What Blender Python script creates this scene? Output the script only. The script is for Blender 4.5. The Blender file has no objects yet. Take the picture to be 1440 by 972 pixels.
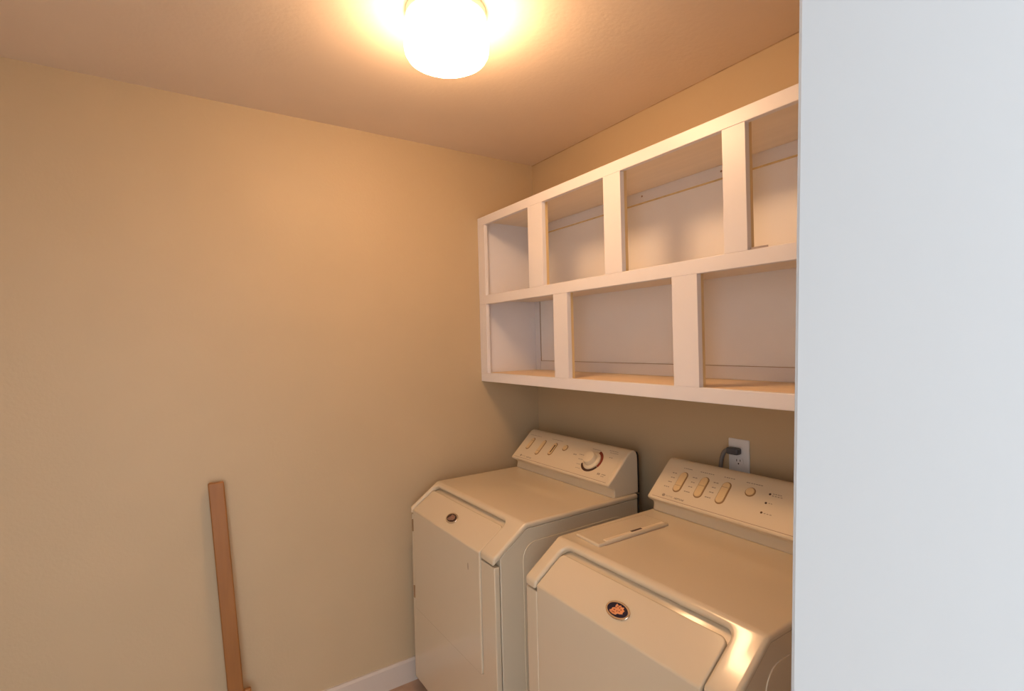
import bpy, bmesh, math, random
from mathutils import Vector, Matrix
random.seed(7)
SC = bpy.context.scene
COL = SC.collection

# ------------------------------------------------------------------ camera
F_PX = 728.45
YAW, PIT, ROL = -0.58854, -0.007507, -0.025729
fw = Vector((-math.cos(YAW) * math.cos(PIT), -math.sin(YAW) * math.cos(PIT), math.sin(PIT)))
rt = fw.cross(Vector((0, 0, 1))).normalized()
up = rt.cross(fw)
c, s = math.cos(ROL), math.sin(ROL)
rt, up = c * rt + s * up, -s * rt + c * up
cam = bpy.data.cameras.new('camera')
cam.sensor_fit = 'HORIZONTAL'
cam.sensor_width = 36.0
cam.lens = F_PX * 36.0 / 1440.0
cam.clip_start = 0.01
camo = bpy.data.objects.new('camera', cam)
COL.objects.link(camo)
m = Matrix((rt, up, -fw)).transposed().to_4x4()
m.translation = Vector((2.21846, -1.63836, 1.51884))
camo.matrix_world = m
SC.camera = camo

# ------------------------------------------------------------------ light and exposure
# the hall behind the doorway is filled with soft cool daylight; the room's own lamp is the glass ceiling light
HALL = (0.90, 0.95, 1.0)
HALL_STRENGTH = 4.0
LAMP_COLOR = (1.0, 0.60, 0.31)
LAMP_STRENGTH = 46.0
w = bpy.data.worlds.new('hall_daylight')
w.use_nodes = True
bg = w.node_tree.nodes['Background']
bg.inputs[0].default_value = (*HALL, 1)
bg.inputs[1].default_value = HALL_STRENGTH
SC.world = w
SC.view_settings.view_transform = 'Standard'
SC.view_settings.look = 'None'
SC.view_settings.exposure = 0.0
SC.view_settings.gamma = 1.0
SC.view_settings.use_curve_mapping = False


# ------------------------------------------------------------------ materials
def mat(name, color, rough=0.5, metal=0.0, bump=0.0, bump_scale=60.0, vary=0.0, vary_scale=4.0,
        coat=0.0, emit=None, estr=0.0, spec=0.5, grain=None):
    M = bpy.data.materials.new(name)
    M.use_nodes = True
    N, L = M.node_tree.nodes, M.node_tree.links
    b = N['Principled BSDF']
    b.inputs['Base Color'].default_value = (*color, 1)
    b.inputs['Roughness'].default_value = rough
    b.inputs['Metallic'].default_value = metal
    b.inputs['Coat Weight'].default_value = coat
    b.inputs['Coat Roughness'].default_value = 0.08
    b.inputs['Specular IOR Level'].default_value = spec
    tc = N.new('ShaderNodeTexCoord')
    if vary > 0 or grain:
        n = N.new('ShaderNodeTexNoise')
        n.inputs['Scale'].default_value = vary_scale
        n.inputs['Detail'].default_value = 5
        src = tc.outputs['Object']
        if grain:
            mp = N.new('ShaderNodeMapping')
            mp.inputs['Scale'].default_value = grain
            L.new(src, mp.inputs['Vector'])
            src = mp.outputs['Vector']
        L.new(src, n.inputs['Vector'])
        r = N.new('ShaderNodeValToRGB')
        r.color_ramp.elements[0].position = 0.3
        r.color_ramp.elements[1].position = 0.7
        r.color_ramp.elements[0].color = (*[x * (1 - vary) for x in color], 1)
        r.color_ramp.elements[1].color = (*[min(1, x * (1 + vary)) for x in color], 1)
        L.new(n.outputs['Fac'], r.inputs['Fac'])
        L.new(r.outputs['Color'], b.inputs['Base Color'])
    if bump > 0:
        n2 = N.new('ShaderNodeTexNoise')
        n2.inputs['Scale'].default_value = bump_scale
        n2.inputs['Detail'].default_value = 3
        L.new(tc.outputs['Object'], n2.inputs['Vector'])
        bp = N.new('ShaderNodeBump')
        bp.inputs['Strength'].default_value = bump
        bp.inputs['Distance'].default_value = 0.004
        L.new(n2.outputs['Fac'], bp.inputs['Height'])
        L.new(bp.outputs['Normal'], b.inputs['Normal'])
    if emit:
        b.inputs['Emission Color'].default_value = (*emit, 1)
        b.inputs['Emission Strength'].default_value = estr
    return M


M_WALL = mat('beige_wall_paint', (0.535, 0.415, 0.265), 0.55, bump=0.12, bump_scale=90, vary=0.02)
M_CEIL = mat('beige_ceiling_paint', (0.78, 0.66, 0.55), 0.6, bump=0.16, bump_scale=70, vary=0.02)
M_WHITE = mat('white_gloss_paint', (0.80, 0.775, 0.80), 0.35, bump=0.10, bump_scale=40, vary=0.02)
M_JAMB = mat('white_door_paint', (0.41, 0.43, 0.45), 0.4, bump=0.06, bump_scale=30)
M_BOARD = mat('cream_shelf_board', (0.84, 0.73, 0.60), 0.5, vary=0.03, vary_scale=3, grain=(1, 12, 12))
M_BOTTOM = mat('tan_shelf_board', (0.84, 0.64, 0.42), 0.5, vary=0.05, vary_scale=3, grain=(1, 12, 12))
M_SKIRT = mat('off_white_baseboard_paint', (0.62, 0.55, 0.49), 0.4)
M_STRIP = mat('bare_pine_strip', (0.72, 0.54, 0.28), 0.6, vary=0.12, vary_scale=3, grain=(14, 14, 1))
M_SEAM = mat('brown_joint', (0.36, 0.25, 0.17), 0.8)
M_BACK = mat('white_back_panel', (0.90, 0.885, 0.90), 0.32, bump=0.05, bump_scale=50, vary=0.02)
M_ENAMEL = mat('almond_enamel', (0.665, 0.575, 0.43), 0.2, coat=0.45, spec=0.5)
M_CONSOLE = mat('almond_plastic', (0.72, 0.62, 0.46), 0.42)
M_BUTTON = mat('tan_button_plastic', (0.74, 0.55, 0.30), 0.4)
M_RECESS = mat('brown_recess', (0.30, 0.18, 0.08), 0.6)
M_PRINT = mat('grey_brown_print', (0.34, 0.27, 0.20), 0.6)
M_DARK = mat('dark_brown_print', (0.05, 0.02, 0.012), 0.5)
M_RED = mat('dark_red_print', (0.22, 0.03, 0.012), 0.5)
M_BLACK = mat('black_metal', (0.02, 0.018, 0.016), 0.6)
M_NAVY = mat('navy_enamel', (0.010, 0.008, 0.03), 0.35, spec=0.3)
M_GOLD = mat('copper_gold', (0.80, 0.38, 0.20), 0.35, metal=0.6)
M_PEWTER = mat('dull_pewter', (0.34, 0.22, 0.17), 0.4, metal=0.4)
M_CHROME = mat('brushed_chrome', (0.80, 0.72, 0.64), 0.2, metal=1.0)
M_PLATE = mat('white_outlet_plastic', (0.78, 0.78, 0.80), 0.35)
M_SLOT = mat('black_slot', (0.03, 0.03, 0.03), 0.6)
M_CORD = mat('grey_cord_rubber', (0.17, 0.155, 0.15), 0.5)
M_PLUG = mat('dark_plug_rubber', (0.075, 0.08, 0.095), 0.45)
M_GLASS = mat('lit_white_glass', (0.9, 0.88, 0.85), 0.25, emit=LAMP_COLOR, estr=LAMP_STRENGTH)
M_PAN = mat('white_lamp_pan', (0.85, 0.82, 0.78), 0.4)
M_FLOOR = mat('brown_vinyl_floor', (0.46, 0.30, 0.21), 0.4, vary=0.18, vary_scale=9)
M_HALL = mat('pale_hall_carpet', (0.52, 0.49, 0.45), 0.9, vary=0.06, vary_scale=30)
M_CAULK = mat('brown_ceiling_joint', (0.42, 0.29, 0.18), 0.8, vary=0.3, vary_scale=12)
M_WOOD = mat('orange_brown_wood', (0.30, 0.125, 0.032), 0.45, vary=0.12, vary_scale=3, grain=(14, 14, 1))
M_CHIP = mat('pale_wood_chip', (0.42, 0.35, 0.33), 0.7)


# ------------------------------------------------------------------ mesh helpers
def obj(name, bm, m=None, parent=None, bevel=0.0, seg=2, angle=30, smooth=True, loc=None):
    bmesh.ops.recalc_face_normals(bm, faces=bm.faces)
    me = bpy.data.meshes.new(name)
    bm.to_mesh(me)
    bm.free()
    if m:
        for x in (m if isinstance(m, (list, tuple)) else [m]):
            me.materials.append(x)
    if smooth:
        for f in me.polygons:
            f.use_smooth = True
        me.set_sharp_from_angle(angle=math.radians(38))
    o = bpy.data.objects.new(name, me)
    COL.objects.link(o)
    if parent:
        o.parent = parent
    if loc:
        o.location = loc
    if bevel > 0:
        b = o.modifiers.new('bevel', 'BEVEL')
        b.width = bevel
        b.segments = seg
        b.limit_method = 'ANGLE'
        b.angle_limit = math.radians(angle)
        b.harden_normals = False
    return o


def box(bm, x0, x1, y0, y1, z0, z1, mi=0):
    v = [bm.verts.new((x, y, z)) for x in (x0, x1) for y in (y0, y1) for z in (z0, z1)]
    for a in ((0, 1, 3, 2), (4, 6, 7, 5), (0, 4, 5, 1), (2, 3, 7, 6), (0, 2, 6, 4), (1, 5, 7, 3)):
        f = bm.faces.new([v[i] for i in a])
        f.material_index = mi
    return v


def boxbm(*a):
    bm = bmesh.new()
    box(bm, *a)
    return bm


def slab(polys, outer, inner):
    """closed shell from 2-D polygons (shared edges are merged); outer/inner map (u, v) to 3-D"""
    bm = bmesh.new()
    A, B = {}, {}
    key = lambda p: (round(p[0], 6), round(p[1], 6))
    edges = {}
    for poly in polys:
        ks = [key(p) for p in poly]
        ks = [k for i, k in enumerate(ks) if k != ks[i - 1]]
        for k in ks:
            if k not in A:
                A[k] = bm.verts.new(outer(*k))
                B[k] = bm.verts.new(inner(*k))
        bm.faces.new([A[k] for k in ks])
        bm.faces.new([B[k] for k in reversed(ks)])
        for i in range(len(ks)):
            e = (ks[i], ks[(i + 1) % len(ks)])
            r = (e[1], e[0])
            if r in edges:
                del edges[r]
            else:
                edges[e] = 1
    for a, b in edges:
        bm.faces.new([A[b], A[a], B[a], B[b]])
    return bm


def arc(cx, cy, r, a0, a1, n=5):
    return [(cx + r * math.cos(math.radians(a0 + (a1 - a0) * i / n)),
             cy + r * math.sin(math.radians(a0 + (a1 - a0) * i / n))) for i in range(n + 1)]


def stadium(cx, cy, w_, h_, n=8):
    r = min(w_, h_) / 2
    if h_ >= w_:
        return arc(cx, cy + h_ / 2 - r, r, 0, 180, n) + arc(cx, cy - h_ / 2 + r, r, 180, 360, n)
    return arc(cx + w_ / 2 - r, cy, r, -90, 90, n) + arc(cx - w_ / 2 + r, cy, r, 90, 270, n)


def ellipse(cx, cy, a, b, n=32):
    return [(cx + a * math.cos(2 * math.pi * i / n), cy + b * math.sin(2 * math.pi * i / n)) for i in range(n)]


def rrect(x0, x1, y0, y1, r, n=4):
    return (arc(x1 - r, y1 - r, r, 0, 90, n) + arc(x0 + r, y1 - r, r, 90, 180, n)
            + arc(x0 + r, y0 + r, r, 180, 270, n) + arc(x1 - r, y0 + r, r, 270, 360, n))


def lathe(prof, n=48):
    """prof: list of (r, z), turned about z"""
    bm = bmesh.new()
    rings = []
    for r, z in prof:
        if r < 1e-6:
            rings.append([bm.verts.new((0, 0, z))])
        else:
            rings.append([bm.verts.new((r * math.cos(2 * math.pi * i / n), r * math.sin(2 * math.pi * i / n), z))
                          for i in range(n)])
    for a, b in zip(rings, rings[1:]):
        for i in range(n):
            j = (i + 1) % n
            if len(a) == 1:
                bm.faces.new([a[0], b[i], b[j]])
            elif len(b) == 1:
                bm.faces.new([a[i], b[0], a[j]])
            else:
                bm.faces.new([a[i], b[i], b[j], a[j]])
    for rg in (rings[0], rings[-1]):
        if len(rg) > 1:
            bm.faces.new(rg)
    return bm


def prism_x(prof, x0, x1):
    """prof: list of (y, z), extruded along x"""
    return slab([prof], lambda y, z: (x0, y, z), lambda y, z: (x1, y, z))


def tube(pts, r, n=12):
    bm = bmesh.new()
    P = [Vector(p) for p in pts]
    rings = []
    ref = Vector((0.3, 0.2, 1)).normalized()
    for i, p in enumerate(P):
        t = (P[min(i + 1, len(P) - 1)] - P[max(i - 1, 0)]).normalized()
        a = t.cross(ref).normalized()
        b = t.cross(a)
        rings.append([bm.verts.new(p + r * (math.cos(2 * math.pi * k / n) * a + math.sin(2 * math.pi * k / n) * b))
                      for k in range(n)])
    for a, b in zip(rings, rings[1:]):
        for k in range(n):
            bm.faces.new([a[k], b[k], b[(k + 1) % n], a[(k + 1) % n]])
    bm.faces.new(rings[0])
    bm.faces.new(rings[-1])
    return bm


def smooth_path(pts, n=8):
    P = [Vector(p) for p in pts]
    out = []
    for i in range(len(P) - 1):
        p0, p1, p2, p3 = P[max(i - 1, 0)], P[i], P[i + 1], P[min(i + 2, len(P) - 1)]
        for k in range(n):
            t = k / n
            out.append(0.5 * ((2 * p1) + (p2 - p0) * t + (2 * p0 - 5 * p1 + 4 * p2 - p3) * t * t
                              + (3 * p1 - p0 - 3 * p2 + p3) * t ** 3))
    return out + [P[-1]]


def tag(o, label=None, cat=None, group=None, kind=None):
    for k, v in (('label', label), ('category', cat), ('group', group), ('kind', kind)):
        if v:
            o[k] = v
    return o


def thing(name, label, cat, loc=(0, 0, 0), group=None):
    o = bpy.data.objects.new(name, None)
    o.empty_display_size = 0.1
    COL.objects.link(o)
    o.location = loc
    return tag(o, label, cat, group)


def struct(name, bm, m, bevel=0.0):
    return tag(obj(name, bm, m, bevel=bevel, smooth=False), kind='structure')


# ------------------------------------------------------------------ the room
H = 2.447
XR, YF = 2.05, -2.40
struct('floor', boxbm(-0.1, XR + 0.06, YF - 0.1, 0.1, -0.1, 0), M_FLOOR)
struct('floor', boxbm(XR + 0.06, 9.0, -7.0, 6.0, -0.1, 0), M_HALL)
struct('ceiling', boxbm(-0.1, XR + 0.12, YF - 0.1, 0.1, H, H + 0.1), M_CEIL)
struct('wall_left', boxbm(-0.1, 0, YF - 0.1, 0.1, 0, H), M_WALL)
struct('wall_back', boxbm(0, XR + 0.12, 0, 0.1, 0, H), M_WALL)
struct('wall_front', boxbm(0, XR + 0.12, YF - 0.1, YF, 0, H), M_WALL)
JT, JB = 0.064, 1.593            # the right jamb leans: its face passes y = -1.3135 at z = 1.593
jy = lambda z: -1.3135 + JT * (z - JB)
DT = 2.10
bm = bmesh.new()
box(bm, XR, XR + 0.12, -1.24, 0, 0, H)
box(bm, XR, XR + 0.12, YF, -2.36, 0, H)
box(bm, XR, XR + 0.12, -2.36, -1.24, DT + 0.03, H)
struct('wall_right', bm, M_WALL)
# doorway the photograph is taken through: jambs, head, casing on the hall side
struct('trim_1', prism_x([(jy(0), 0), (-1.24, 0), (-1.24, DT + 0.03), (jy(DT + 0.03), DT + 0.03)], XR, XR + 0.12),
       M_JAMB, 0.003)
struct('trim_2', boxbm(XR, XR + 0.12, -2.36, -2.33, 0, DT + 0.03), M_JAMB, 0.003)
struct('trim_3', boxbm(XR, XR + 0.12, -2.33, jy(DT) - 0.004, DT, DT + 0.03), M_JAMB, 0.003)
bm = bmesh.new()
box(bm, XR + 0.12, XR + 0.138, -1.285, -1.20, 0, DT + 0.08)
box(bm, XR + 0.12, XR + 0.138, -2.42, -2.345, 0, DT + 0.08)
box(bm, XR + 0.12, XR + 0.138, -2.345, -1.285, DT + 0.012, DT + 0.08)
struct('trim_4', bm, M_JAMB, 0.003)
struct('baseboard_left', prism_x([(0, 0), (0.014, 0), (0.014, 0.092), (0.009, 0.102), (0, 0.102)], 0, 1), M_SKIRT)
b = bpy.data.objects['baseboard_left']
for v in b.data.vertices:        # profile runs along y on the left wall
    x, y, z = v.co
    v.co = (y, YF + 0.014 + (-0.0 - YF - 0.028) * x, z)
b.data.flip_normals()
struct('baseboard_back', boxbm(0, XR, -0.014, 0, 0, 0.102), M_SKIRT, 0.003)
struct('baseboard_front', boxbm(0, XR, YF, YF + 0.014, 0, 0.102), M_SKIRT, 0.003)

struct('trim_5', boxbm(0, XR, -0.0025, 0, H - 0.0025, H), M_CAULK)

# ------------------------------------------------------------------ ceiling light
LX, LY = 0.913, -0.961
t = thing('ceiling_light', 'lit white glass drum lamp mounted on the ceiling', 'ceiling light', (LX, LY, H))
obj('mounting_pan', lathe([(0.0, 0.0), (0.112, 0.0), (0.113, -0.022), (0.108, -0.028), (0.0, -0.028)]), M_PAN, t)
obj('glass_shade', lathe([(r_ * 0.963, -0.028 + (z_ + 0.028) * 0.93) for r_, z_ in ([(0.0, -0.028), (0.098, -0.028), (0.104, -0.033), (0.114, -0.042), (0.1205, -0.055),
                          (0.1225, -0.072), (0.1225, -0.108), (0.1205, -0.122), (0.113, -0.135), (0.098, -0.144),
                          (0.074, -0.150), (0.045, -0.1535), (0.0, -0.155)])], 64), M_GLASS, t)

# ------------------------------------------------------------------ shelf unit
SD, ST, SB = 0.3457, 2.129, 1.3273
M1, M2, T1, B1 = 1.7029, 1.7464, 2.0882, 1.3702
XE = 2.046
sh = thing('wall_shelf', 'white painted open cubby shelf unit hung on the wall above washer and dryer', 'shelf',
           (0, 0, 0))
FY0, FY1 = -SD, -SD + 0.019


def board(name, m, *a, bevel=0.002):
    return obj(name, boxbm(*a), m, sh, bevel=bevel)


board('rail', M_WHITE, 0.002, XE, FY0, FY1, T1, ST)
board('rail', M_WHITE, 0.002, XE, FY0, FY1, M1, M2)
board('rail', M_WHITE, 0.002, XE, FY0, FY1, SB, B1)
for a, b_ in ((0.002, 0.063), (0.426, 0.525), (0.884, 0.966), (1.353, 1.422), (1.79, 1.86), (1.985, XE)):
    board('stile', M_WHITE, a, b_, FY0, FY1, M2, T1, bevel=0.0006)
for a, b_ in ((0.002, 0.063), (0.586, 0.672), (1.171, 1.262), (1.74, 1.82), (1.985, XE)):
    board('stile', M_WHITE, a, b_, FY0, FY1, B1, M1, bevel=0.0006)
for a, b_ in ((0.445, 0.524), (0.905, 0.965), (1.362, 1.421), (1.80, 1.859)):
    board('support_strip', M_STRIP, a, b_, FY1, FY1 + 0.014, M2 - 0.006, T1 + 0.025, bevel=0)
for a, b_ in ((0.60, 0.671), (1.19, 1.261), (1.75, 1.819)):
    board('support_strip', M_STRIP, a, b_, FY1, FY1 + 0.013, B1 - 0.003, M1 + 0.02, bevel=0)
board('shelf_board', M_BOARD, 0.018, XE, FY1, -0.02, 2.113, 2.127, bevel=0)
board('shelf_board', M_BOARD, 0.018, XE, FY1, -0.02, 1.7235, 1.740, bevel=0)
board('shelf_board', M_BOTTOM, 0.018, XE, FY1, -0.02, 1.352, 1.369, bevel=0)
board('end_panel', M_WHITE, 0.002, 0.018, FY1, -0.003, SB + 0.004, 2.127, bevel=0)
board('end_panel', M_WHITE, 2.028, XE, FY1, -0.003, SB + 0.004, 2.127, bevel=0)
board('back_panel', M_BACK, 0.018, 2.028, -0.014, -0.003, 1.352, 2.127, bevel=0)
board('batten', M_WHITE, 0.060, 2.028, -0.02, -0.014, 2.0695, 2.113, bevel=0.001)
board('batten', M_WHITE, 0.060, 2.028, -0.02, -0.014, 1.369, 1.4145, bevel=0.001)
board('batten', M_WHITE, 0.018, 0.0575, -0.02, -0.014, 1.369, 1.7235, bevel=0.001)
board('batten', M_WHITE, 0.018, 0.0575, -0.02, -0.014, 1.740, 2.113, bevel=0.001)
tag(board('joint_line', M_STRIP, 0.060, 2.028, -0.0185, -0.014, 2.0645, 2.0695, bevel=0), 'tan line of bare wood')
board('joint_line', M_SEAM, 0.060, 2.028, -0.0165, -0.014, 1.4145, 1.4165, bevel=0)  # shade of the gap above the lower batten, put in as a dark strip
board('joint_line', M_SEAM, 0.0575, 0.0600, -0.0165, -0.014, 1.4145, 1.7235, bevel=0)
for x, z in ((1.466, 2.088), (0.77, 2.094), (1.13, 2.092)):
    o = obj('screw_head', lathe([(0, 0.0015), (0.0035, 0.001), (0.004, 0), (0, 0)], 12), M_PEWTER, sh)
    o.rotation_euler = (math.pi / 2, 0, 0)
    o.location = (x, -0.02, z)
bm = bmesh.new()
pts = [(0, 0), (0.028, -0.003), (0.047, 0.004), (0.040, 0.010), (0.015, 0.012), (-0.003, 0.006)]
bm = slab([pts], lambda u, v: (1.425 + u, -0.337 + v, M2 + 0.0065 + 0.05 * v), lambda u, v: (1.425 + u, -0.337 + v, M2 + 0.0005))
tag(obj('wood_chip', bm, M_CHIP, smooth=False),
    'small grey flake lying on the middle ledge in the rightmost upper cubby', 'debris')

# ------------------------------------------------------------------ washer and dryer
W, D = 0.686, 0.675
ZS, ZT, S = 0.8167, 0.9058, 0.1293
L = math.hypot(S, ZT - ZS)
SY, SZ = S / L, (ZT - ZS) / L                     # direction up the sloping front
NY, NZ = -SZ, SY                                  # its normal


def cap_pt(u, v, off):
    """point on the bent top skin: v along the slope, then back along the flat top; off = depth below it"""
    if v <= 1e-6:
        return (u, 0.0, ZS - off / SY)
    if abs(v - L) < 1e-5:
        k = off / (1 + NZ)
        return (u, S - k * NY, ZT - k * (NZ + 1))
    if v < L:
        return (u, SY * v - off * NY, ZS + SZ * v - off * NZ)
    return (u, S + (v - L), ZT - off)


def emblem(parent, u, field_m, crest_m):
    v, off = 0.049, 0.0055
    base = Vector(cap_pt(u, v, off))

    def mp(h):
        return lambda a, b: (base.x + a, base.y + SY * b + NY * h, base.z + SZ * b + NZ * h)
    e = obj('emblem', slab([ellipse(0, 0, 0.0385, 0.0225)], mp(0.0032), mp(-0.001)), M_CHROME, parent, bevel=0.0016)
    tag(e, 'small oval emblem with gold crest on navy field')
    obj('emblem_field', slab([ellipse(0, 0, 0.0325, 0.0175)], mp(0.0036), mp(0.003)), field_m, e, smooth=False)
    crest = [(-0.017, -0.0125), (-0.006, -0.0145), (0.004, -0.0135), (0.0065, -0.0085), (0.013, -0.0075),
             (0.021, -0.004), (0.019, 0.000), (0.0205, 0.0055), (0.014, 0.008), (0.0145, 0.0125), (0.007, 0.0105),
             (0.003, 0.014), (-0.003, 0.0105), (-0.010, 0.0135), (-0.0115, 0.008), (-0.0095, 0.003),
             (-0.016, -0.001), (-0.0155, -0.006), (-0.020, -0.009)]
    obj('crest', slab([crest], mp(0.0048), mp(0.0034)), crest_m, e, bevel=0.0006)
    bm = bmesh.new()
    for (cx, cy, a, b) in ((-0.003, 0.0075, 0.0014, 0.0022), (0.004, 0.0065, 0.0014, 0.0024), (0.0105, 0.0035, 0.002, 0.0014),
                           (-0.007, -0.0035, 0.003, 0.0011), (0.002, -0.0035, 0.0012, 0.002), (-0.006, -0.0095, 0.006, 0.0008),
                           (0.009, -0.002, 0.003, 0.0009), (-0.006, 0.003, 0.0012, 0.0018)):
        f = [bm.verts.new(mp(0.0051)(*q)) for q in ellipse(cx, cy, a, b, 10)]
        g = [bm.verts.new(mp(0.0047)(*q)) for q in ellipse(cx, cy, a, b, 10)]
        bm.faces.new(f)
        for i in range(10):
            bm.faces.new([f[i], f[(i + 1) % 10], g[(i + 1) % 10], g[i]])
    obj('crest_line', bm, M_RED, e, smooth=False)


def text_bm(txt, size):
    cu = bpy.data.curves.new('t', 'FONT')
    cu.body = txt
    cu.size = size
    o = bpy.data.objects.new('t', cu)
    COL.objects.link(o)
    bpy.context.view_layer.update()
    dg = bpy.context.evaluated_depsgraph_get()
    me = bpy.data.meshes.new_from_object(o.evaluated_get(dg))
    bm = bmesh.new()
    bm.from_mesh(me)
    bpy.data.objects.remove(o)
    bpy.data.meshes.remove(me)
    return bm


def machine(name, label, cat, loc, a, b, kind, cons_dy):
    """a..b = door opening across the front; local x across, y back from the front, z up"""
    t = thing(name, label, cat, loc)
    # body: side panels, sloping shoulder, toe recess
    q = 0.021
    k = q / (1 + NZ)
    prof = [(0.060, 0.020), (D, 0.020), (D, ZT - q), (S - k * NY, ZT - k * (NZ + 1)),
            (0.0285, ZS + 0.0285 * SZ / SY - q / SY), (0.0285, 0.098), (0.060, 0.098)]
    obj('cabinet_body', prism_x(prof, 0.005, W - 0.005), M_ENAMEL, t, bevel=0.003)
    # pressed outline on the right side
    xs = W - 0.005
    so = rrect(0.118, D - 0.07, 0.10, 0.838, 0.055, 6)
    obj('side_panel', slab([so], lambda y, z: (xs + 0.0022, y, z), lambda y, z: (xs - 0.001, y, z)), M_ENAMEL, t,
        bevel=0.002)
    for fx in (0.06, W - 0.06):
        for fy in (0.10, D - 0.06):
            obj('leveling_foot', lathe([(0, 0), (0.022, 0), (0.022, 0.008), (0.010, 0.011), (0.010, 0.022), (0, 0.022)], 16),
                M_BLACK, t, loc=(fx, fy, 0))
    # front panel, open at the top where the door sits
    g = 0.0050
    zb = 0.392
    r = 0.012
    ztop = ZS - 0.0305
    fp = ([(0.001, ztop), (0.001, 0.080), (W - 0.001, 0.080), (W - 0.001, ztop), (b, ztop)]
          + arc(b - r, zb + r, r, 0, -90, 5) + arc(a + r, zb + r, r, 270, 180, 5) + [(a, ztop)])
    obj('front_panel', slab([fp], lambda x, z: (x, 0.003, z), lambda x, z: (x, 0.0235, z)), M_ENAMEL, t, bevel=0.0035, seg=3)
    # top panel: flat top and sloping rim round the door
    vn, rn = L - 0.020, 0.026
    sl = ([(0, 0), (a, 0)] + arc(a + rn, vn - rn, rn, 180, 90, 6) + arc(b - rn, vn - rn, rn, 90, 0, 6)
          + [(b, 0), (W, 0), (W, L), (0, L)])
    tp = [(0, L), (W, L), (W, L + D - S), (0, L + D - S)]
    obj('top_panel', slab([sl, tp], lambda u, v: cap_pt(u, v, 0), lambda u, v: cap_pt(u, v, 0.022)), M_ENAMEL, t,
        bevel=0.0085, seg=4, angle=30)
    # door: front leaf and bent top leaf
    off = 0.0065
    dz = ZS - off / SY
    dtop = vn - 0.017
    da, db = a + g, b - g
    rd = 0.018
    fpoly = [(da, 0.0), (db, 0.0)] + [(u, v) for u, v in arc(db - r, -(ZS - zb - g) + r, r, 0, -90, 5)] + \
            [(u, v) for u, v in arc(da + r, -(ZS - zb - g) + r, r, 270, 180, 5)]
    spoly = [(da, 0.0), (db, 0.0)] + arc(db - rd, dtop - rd, rd, 0, 90, 6) + arc(da + rd, dtop - rd, rd, 90, 180, 6)

    def dpt(u, v, o):
        if v < -1e-6:
            return (u, 0.0 + o, dz + v)
        if v < 1e-6:
            k2 = o / (1 + SZ)
            return (u, k2 * (1 + SZ), dz - k2 * NZ)
        return (u, SY * v - o * NY, dz + SZ * v - o * NZ)
    obj('door', slab([fpoly[::-1], spoly], lambda u, v: dpt(u, v, 0), lambda u, v: dpt(u, v, 0.012)), M_ENAMEL, t,
        bevel=0.004, seg=4)
    obj('rear_panel', boxbm(-0.001, W + 0.001, D, D + 0.004, 0.03, ZT - 0.002), M_BLACK, t)
    # console
    cy = 0.5253 + cons_dy
    off_y = lambda y: cy + (y + 0.2525)
    cp = [(-0.227, ZT - 0.001), (-0.224, 0.915), (-0.222, 0.930), (-0.226, 0.940), (-0.240, 0.947), (-0.250, 0.953),
          (-0.2535, 0.958), (-0.2530, 0.9625), (-0.2485, 0.9665), (-0.141, 1.0655), (-0.132, 1.0725), (-0.121, 1.0768),
          (-0.108, 1.0752), (-0.097, 1.068), (-0.091, 1.055), (-0.0895, 1.04), (-0.0895, ZT - 0.001)]
    x0, x1 = 0.011, W - 0.011
    con = obj('console', prism_x([(off_y(y), z) for y, z in cp], x0, x1), M_CONSOLE, t, bevel=0.007, seg=4, angle=50)
    tr = [(off_y(-0.0895), ZT), (off_y(-0.0895), 1.040), (off_y(-0.091), 1.056), (off_y(-0.098), 1.0685),
          (off_y(-0.093), 1.0685), (off_y(-0.0865), 1.056), (off_y(-0.0855), 1.04), (off_y(-0.0855), ZT)]
    obj('rear_dark_strip', prism_x(tr, x0 - 0.001, x1 + 0.001), M_BLACK, con, smooth=False)  # thin black strip along the rear edge of the console
    ey, ez = 0.7361, 0.6769
    P0 = Vector((0, cy, 0.962))

    def cm(h):
        return lambda u, v: (u, P0.y + ey * v - ez * h, P0.z + ez * v + ey * h)
    # note: at h = 0 the plane is the console's sloping face
    cpn = obj('control_panel', slab([rrect(0.030, W - 0.030, 0.007, 0.150, 0.006)], cm(0.0012), cm(-0.002)), M_CONSOLE, con,
              smooth=False)
    obj('panel_edge_line', slab([[(0.030, 0.0055), (W - 0.030, 0.0055), (W - 0.030, 0.0070), (0.030, 0.0070)]], cm(0.0010), cm(-0.002)),
        M_SEAM, con, smooth=False)
    hs = 0.0012

    def print_bars(bars):
        bm = bmesh.new()
        for (u, v, w_, h_) in bars:
            n = max(2, int(w_ / 0.007))
            for i in range(n):
                ua = u + w_ * i / n
                ub = ua + w_ / n * random.uniform(0.62, 0.9)
                f = [bm.verts.new(cm(hs + 0.0003)(*pq)) for pq in ((ua, v), (ub, v), (ub, v + h_), (ua, v + h_))]
                bm.faces.new(f)
        o = obj('printed_lettering', bm, M_PRINT, con, smooth=False)
        tag(o, kind='stuff')

    def rocker(cx, v0, v1, w_, split, proud=0.0030, dark=False):
        cv, hh = (v0 + v1) / 2, v1 - v0
        obj('button_recess', slab([stadium(cx + 0.0012, cv - 0.001, w_ + 0.007, hh + 0.007)], cm(hs + 0.0004), cm(0.0)),
            M_RECESS, con, smooth=False)
        obj('rocker_button' if hh > w_ * 1.3 else 'push_button',
            slab([stadium(cx, cv, w_, hh)], cm(hs + proud), cm(0.0005)), M_BUTTON, con, bevel=0.0012)
        if split is not None:
            vs = v0 + hh * split
            obj('rocker_groove', slab([[(cx - w_ * 0.46, vs), (cx + w_ * 0.46, vs), (cx + w_ * 0.46, vs + 0.0012),
                                        (cx - w_ * 0.46, vs + 0.0012)]], cm(hs + proud + 0.0004), cm(hs)),
                M_RECESS if dark else M_SEAM, con, smooth=False)

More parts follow.
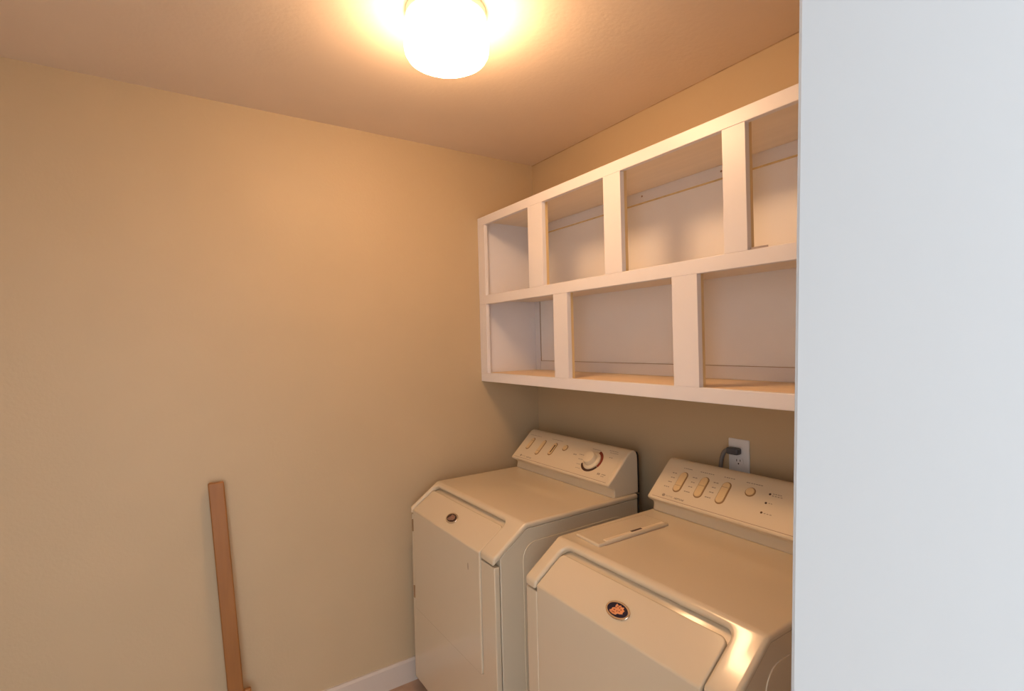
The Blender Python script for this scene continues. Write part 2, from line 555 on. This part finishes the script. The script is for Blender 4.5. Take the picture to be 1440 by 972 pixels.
    # maker's mark at the lower left of the panel
    ring = slab([ellipse(0.073, 0.0185, 0.0062, 0.0055, 20)], cm(hs + 0.0003), cm(hs - 0.0005))
    obj('maker_mark', ring, M_PRINT, con, smooth=False)
    for txt, u, v, size, mm, shear in (('MAYTAG', 0.083, 0.0160, 0.0068, M_PRINT, 0), ('NEPTUNE', 0.118, 0.0140, 0.0088, M_DARK, 0.2)):
        bm = text_bm(txt, size)
        for vv in bm.verts:
            vv.co = cm(hs + 0.0004)(u + vv.co.x + shear * vv.co.y, v + vv.co.y)
        obj('maker_lettering', bm, mm, con, smooth=False)

    if kind == 'dryer':
        # hinges at the left edge
        for z0, z1 in ((0.717, 0.766), (0.431, 0.481)):
            obj('hinge', boxbm(a - 0.0045, a + 0.0055, -0.0015, 0.010, z0, z1), M_RECESS, t)
        for cx, v0, v1, sp in ((0.078, 0.061, 0.124, 0.75), (0.166, 0.045, 0.125, 0.22), (0.250, 0.060, 0.124, 0.78)):
            rocker(cx, v0, v1, 0.021, sp)
        obj('button_slit', slab([stadium(0.2535, 0.091, 0.006, 0.044)], cm(hs + 0.0036), cm(hs)), M_DARK, con, smooth=False)
        rocker(0.322, 0.100, 0.126, 0.026, None)
        # timer dial
        kc = (0.520, 0.083)

        def arcstrip(r0, r1, a0, a1, n=40):
            pts = [(kc[0] + r1 * math.cos(math.radians(a0 + (a1 - a0) * i / n)), kc[1] + r1 * math.sin(math.radians(a0 + (a1 - a0) * i / n))) for i in range(n + 1)]
            return pts + [(kc[0] + r0 * math.cos(math.radians(a1 + (a0 - a1) * i / n)), kc[1] + r0 * math.sin(math.radians(a1 + (a0 - a1) * i / n))) for i in range(n + 1)]
        obj('dial_band', slab([arcstrip(0.0425, 0.0530, 205, 335)], cm(hs + 0.0005), cm(0)), M_DARK, con, smooth=False)
        tag(obj('dial_band', slab([arcstrip(0.0425, 0.0545, 336, 436)], cm(hs + 0.0005), cm(0)), M_RED, con, smooth=False),
            'dark red printed band of the dial')
        obj('dial_band', slab([arcstrip(0.0435, 0.0475, 150, 204)], cm(hs + 0.0005), cm(0)), M_BUTTON, con, smooth=False)
        dk = lathe([(0, 0), (0.0415, 0), (0.0415, 0.004), (0.038, 0.0075), (0.030, 0.010), (0.0285, 0.024), (0.026, 0.0285), (0.0, 0.030)], 40)
        rot = Matrix(((1, 0, 0), (0, ey, -ez), (0, ez, ey)))
        for vv in dk.verts:
            vv.co = rot @ vv.co + Vector(cm(hs)(*kc))
        obj('timer_knob', dk, M_CONSOLE, con)
        print_bars([(0.035, 0.139, 0.09, 0.0022), (0.203, 0.141, 0.08, 0.0022), (0.395, 0.090, 0.022, 0.006), (0.43, 0.098, 0.03, 0.003),
                    (0.44, 0.076, 0.03, 0.003), (0.448, 0.052, 0.022, 0.003), (0.455, 0.034, 0.03, 0.002), (0.482, 0.138, 0.05, 0.0025), (0.575, 0.148, 0.05, 0.0025),
                    (0.585, 0.139, 0.045, 0.0025), (0.595, 0.116, 0.02, 0.003), (0.588, 0.030, 0.016, 0.009), (0.612, 0.034, 0.022, 0.004),
                    (0.612, 0.026, 0.018, 0.003)])
        # little flat dark mark low on the door's upper face
        obj('door_mark', slab([ellipse(0.512, 0.735, 0.0042, 0.013, 14)], lambda x, z: (x, -0.0004, z), lambda x, z: (x, 0.001, z)), M_PRINT, t)
    else:
        for cx, v0, v1, sp in ((0.107, 0.044, 0.122, 0.28), (0.191, 0.044, 0.122, 0.55), (0.272, 0.044, 0.122, 0.74)):
            rocker(cx, v0, v1, 0.0255, sp)
        rocker(0.353, 0.096, 0.123, 0.027, None)
        for v in (0.117, 0.085, 0.051):
            obj('indicator_hole', slab([ellipse(0.4135, v, 0.0036, 0.0036, 14)], cm(hs + 0.0005), cm(0)), M_DARK, con, smooth=False)
        bars = [(0.092, 0.138, 0.036, 0.0028), (0.160, 0.138, 0.055, 0.0028), (0.250, 0.139, 0.04, 0.0028), (0.328, 0.138, 0.055, 0.0028)]
        for cx in (0.107, 0.191, 0.272):
            for v, dw in ((0.112, 0.02), (0.093, 0.017), (0.074, 0.018), (0.053, 0.024)):
                bars.append((cx - 0.028 - dw, v - 0.002, dw, 0.0035))
        bars += [(0.421, 0.119, 0.03, 0.0025), (0.421, 0.112, 0.034, 0.0025), (0.421, 0.085, 0.014, 0.0025), (0.421, 0.049, 0.026, 0.0025),
                 (0.55, 0.03, 0.03, 0.003)]
        print_bars(bars)
        # dispenser lid on the left of the top
        lz = ZT
        dl = [(0.036, 0.172), (0.146, 0.165), (0.152, 0.470), (0.042, 0.474)]
        lid = obj('dispenser_lid', slab([dl], lambda x, y: (x, y, lz + 0.009), lambda x, y: (x, y, lz - 0.002)), M_ENAMEL, t, bevel=0.004, seg=3)
        hd = [(0.128, 0.200), (0.1435, 0.199), (0.1485, 0.455), (0.134, 0.456)]
        obj('lid_grip', slab([hd], lambda x, y: (x, y, lz + 0.0118), lambda x, y: (x, y, lz + 0.006)), M_CONSOLE, lid, bevel=0.002)
        sl_ = [(0.1315, 0.312), (0.1405, 0.312), (0.1410, 0.358), (0.1320, 0.358)]
        obj('grip_slot', slab([sl_], lambda x, y: (x, y, lz + 0.0122), lambda x, y: (x, y, lz + 0.010)), M_DARK, lid, smooth=False)
        obj('lid_gap', slab([[(0.1475, 0.19), (0.1490, 0.19), (0.1540, 0.45), (0.1522, 0.45)]], lambda x, y: (x, y, lz + 0.0008), lambda x, y: (x, y, lz - 0.001)),
            M_SEAM, lid, smooth=False)
    if kind == 'dryer':
        emblem(t, 0.312, M_DARK, M_PEWTER)
    else:
        emblem(t, 0.343, M_NAVY, M_GOLD)
    return t


machine('clothes_dryer', 'almond clothes dryer with round timer dial, in the corner by the left wall', 'dryer',
        (0.1031, -0.7778, 0), 0.022, 0.597, 'dryer', 0.0)
machine('washing_machine', 'almond washing machine with dispenser lid and pill-shaped buttons, nearest the doorway', 'washer',
        (0.9410, -0.7605, 0), 0.052, 0.618, 'washer', 0.0027)

# ------------------------------------------------------------------ outlet and cord
OX, OZ = 1.1632, 1.104
t = thing('wall_outlet', 'white duplex wall outlet above the washing machine console', 'outlet', (OX, 0, OZ))
obj('cover_plate', slab([rrect(-0.039, 0.039, -0.0585, 0.0585, 0.004)], lambda x, z: (x, -0.006, z), lambda x, z: (x, 0, z)),
    M_PLATE, t, bevel=0.003)
for dz in (0.0195, -0.0195):
    rc = obj('receptacle', slab([rrect(-0.017, 0.017, dz - 0.014, dz + 0.014, 0.009)], lambda x, z: (x, -0.0082, z), lambda x, z: (x, -0.005, z)),
             M_PLATE, t, bevel=0.0008)
    obj('slot', boxbm(-0.0078, -0.0052, -0.0085, -0.006, dz + 0.0005, dz + 0.0085), M_SLOT, rc)
    obj('slot', boxbm(0.0052, 0.0078, -0.0085, -0.006, dz + 0.0015, dz + 0.0085), M_SLOT, rc)
    obj('ground_hole', slab([ellipse(0, dz - 0.0065, 0.0026, 0.0026, 12)], lambda x, z: (x, -0.0085, z), lambda x, z: (x, -0.006, z)), M_SLOT, rc)
obj('plate_screw', lathe([(0, 0.0012), (0.003, 0.0008), (0.0034, 0), (0, 0)], 12), M_PLATE, t, loc=(0, -0.006, 0)).rotation_euler = (math.pi / 2, 0, 0)
PZ = OZ + 0.0195
t = thing('power_cord', 'grey power cord with dark plug in the upper socket of wall outlet', 'cord', (OX, -0.0085, PZ))
obj('plug', slab([rrect(-0.030, 0.014, -0.012, 0.011, 0.006)], lambda x, z: (x, -0.028, z), lambda x, z: (x, 0.0, z)),
    M_PLUG, t, bevel=0.005, seg=3)
obj('cable', tube(smooth_path([(-0.020, -0.018, 0.001), (-0.036, -0.020, -0.004), (-0.046, -0.022, -0.022), (-0.052, -0.024, -0.055),
                               (-0.056, -0.024, -0.10), (-0.058, -0.025, -0.20), (-0.05, -0.028, -0.45), (-0.02, -0.03, -0.75)]), 0.0072), M_CORD, t)

# ------------------------------------------------------------------ leaning board at the left edge of the view
t = thing('wooden_board', 'orange-brown wooden board with small foot leaning upright against left wall', 'board', (0.075, -1.44, 0))
TL = 0.054
bpoly = lambda z0, z1, w0, w1: [(w0 - TL * z0, z0), (w1 - TL * z0, z0), (w1 - TL * z1, z1), (w0 - TL * z1, z1)]
LEAN = 0.045
pl = lambda dx: (lambda y, z: (dx - LEAN * z, y, z))
obj('plank', slab([bpoly(0.0, 1.03, -0.030, 0.022)], pl(-0.010), pl(0.010)), M_WOOD, t, bevel=0.005, seg=3)
obj('foot', slab([bpoly(0.0, 0.258, 0.022, 0.046)], pl(-0.009), pl(0.009)), M_WOOD, t, bevel=0.005, seg=3)
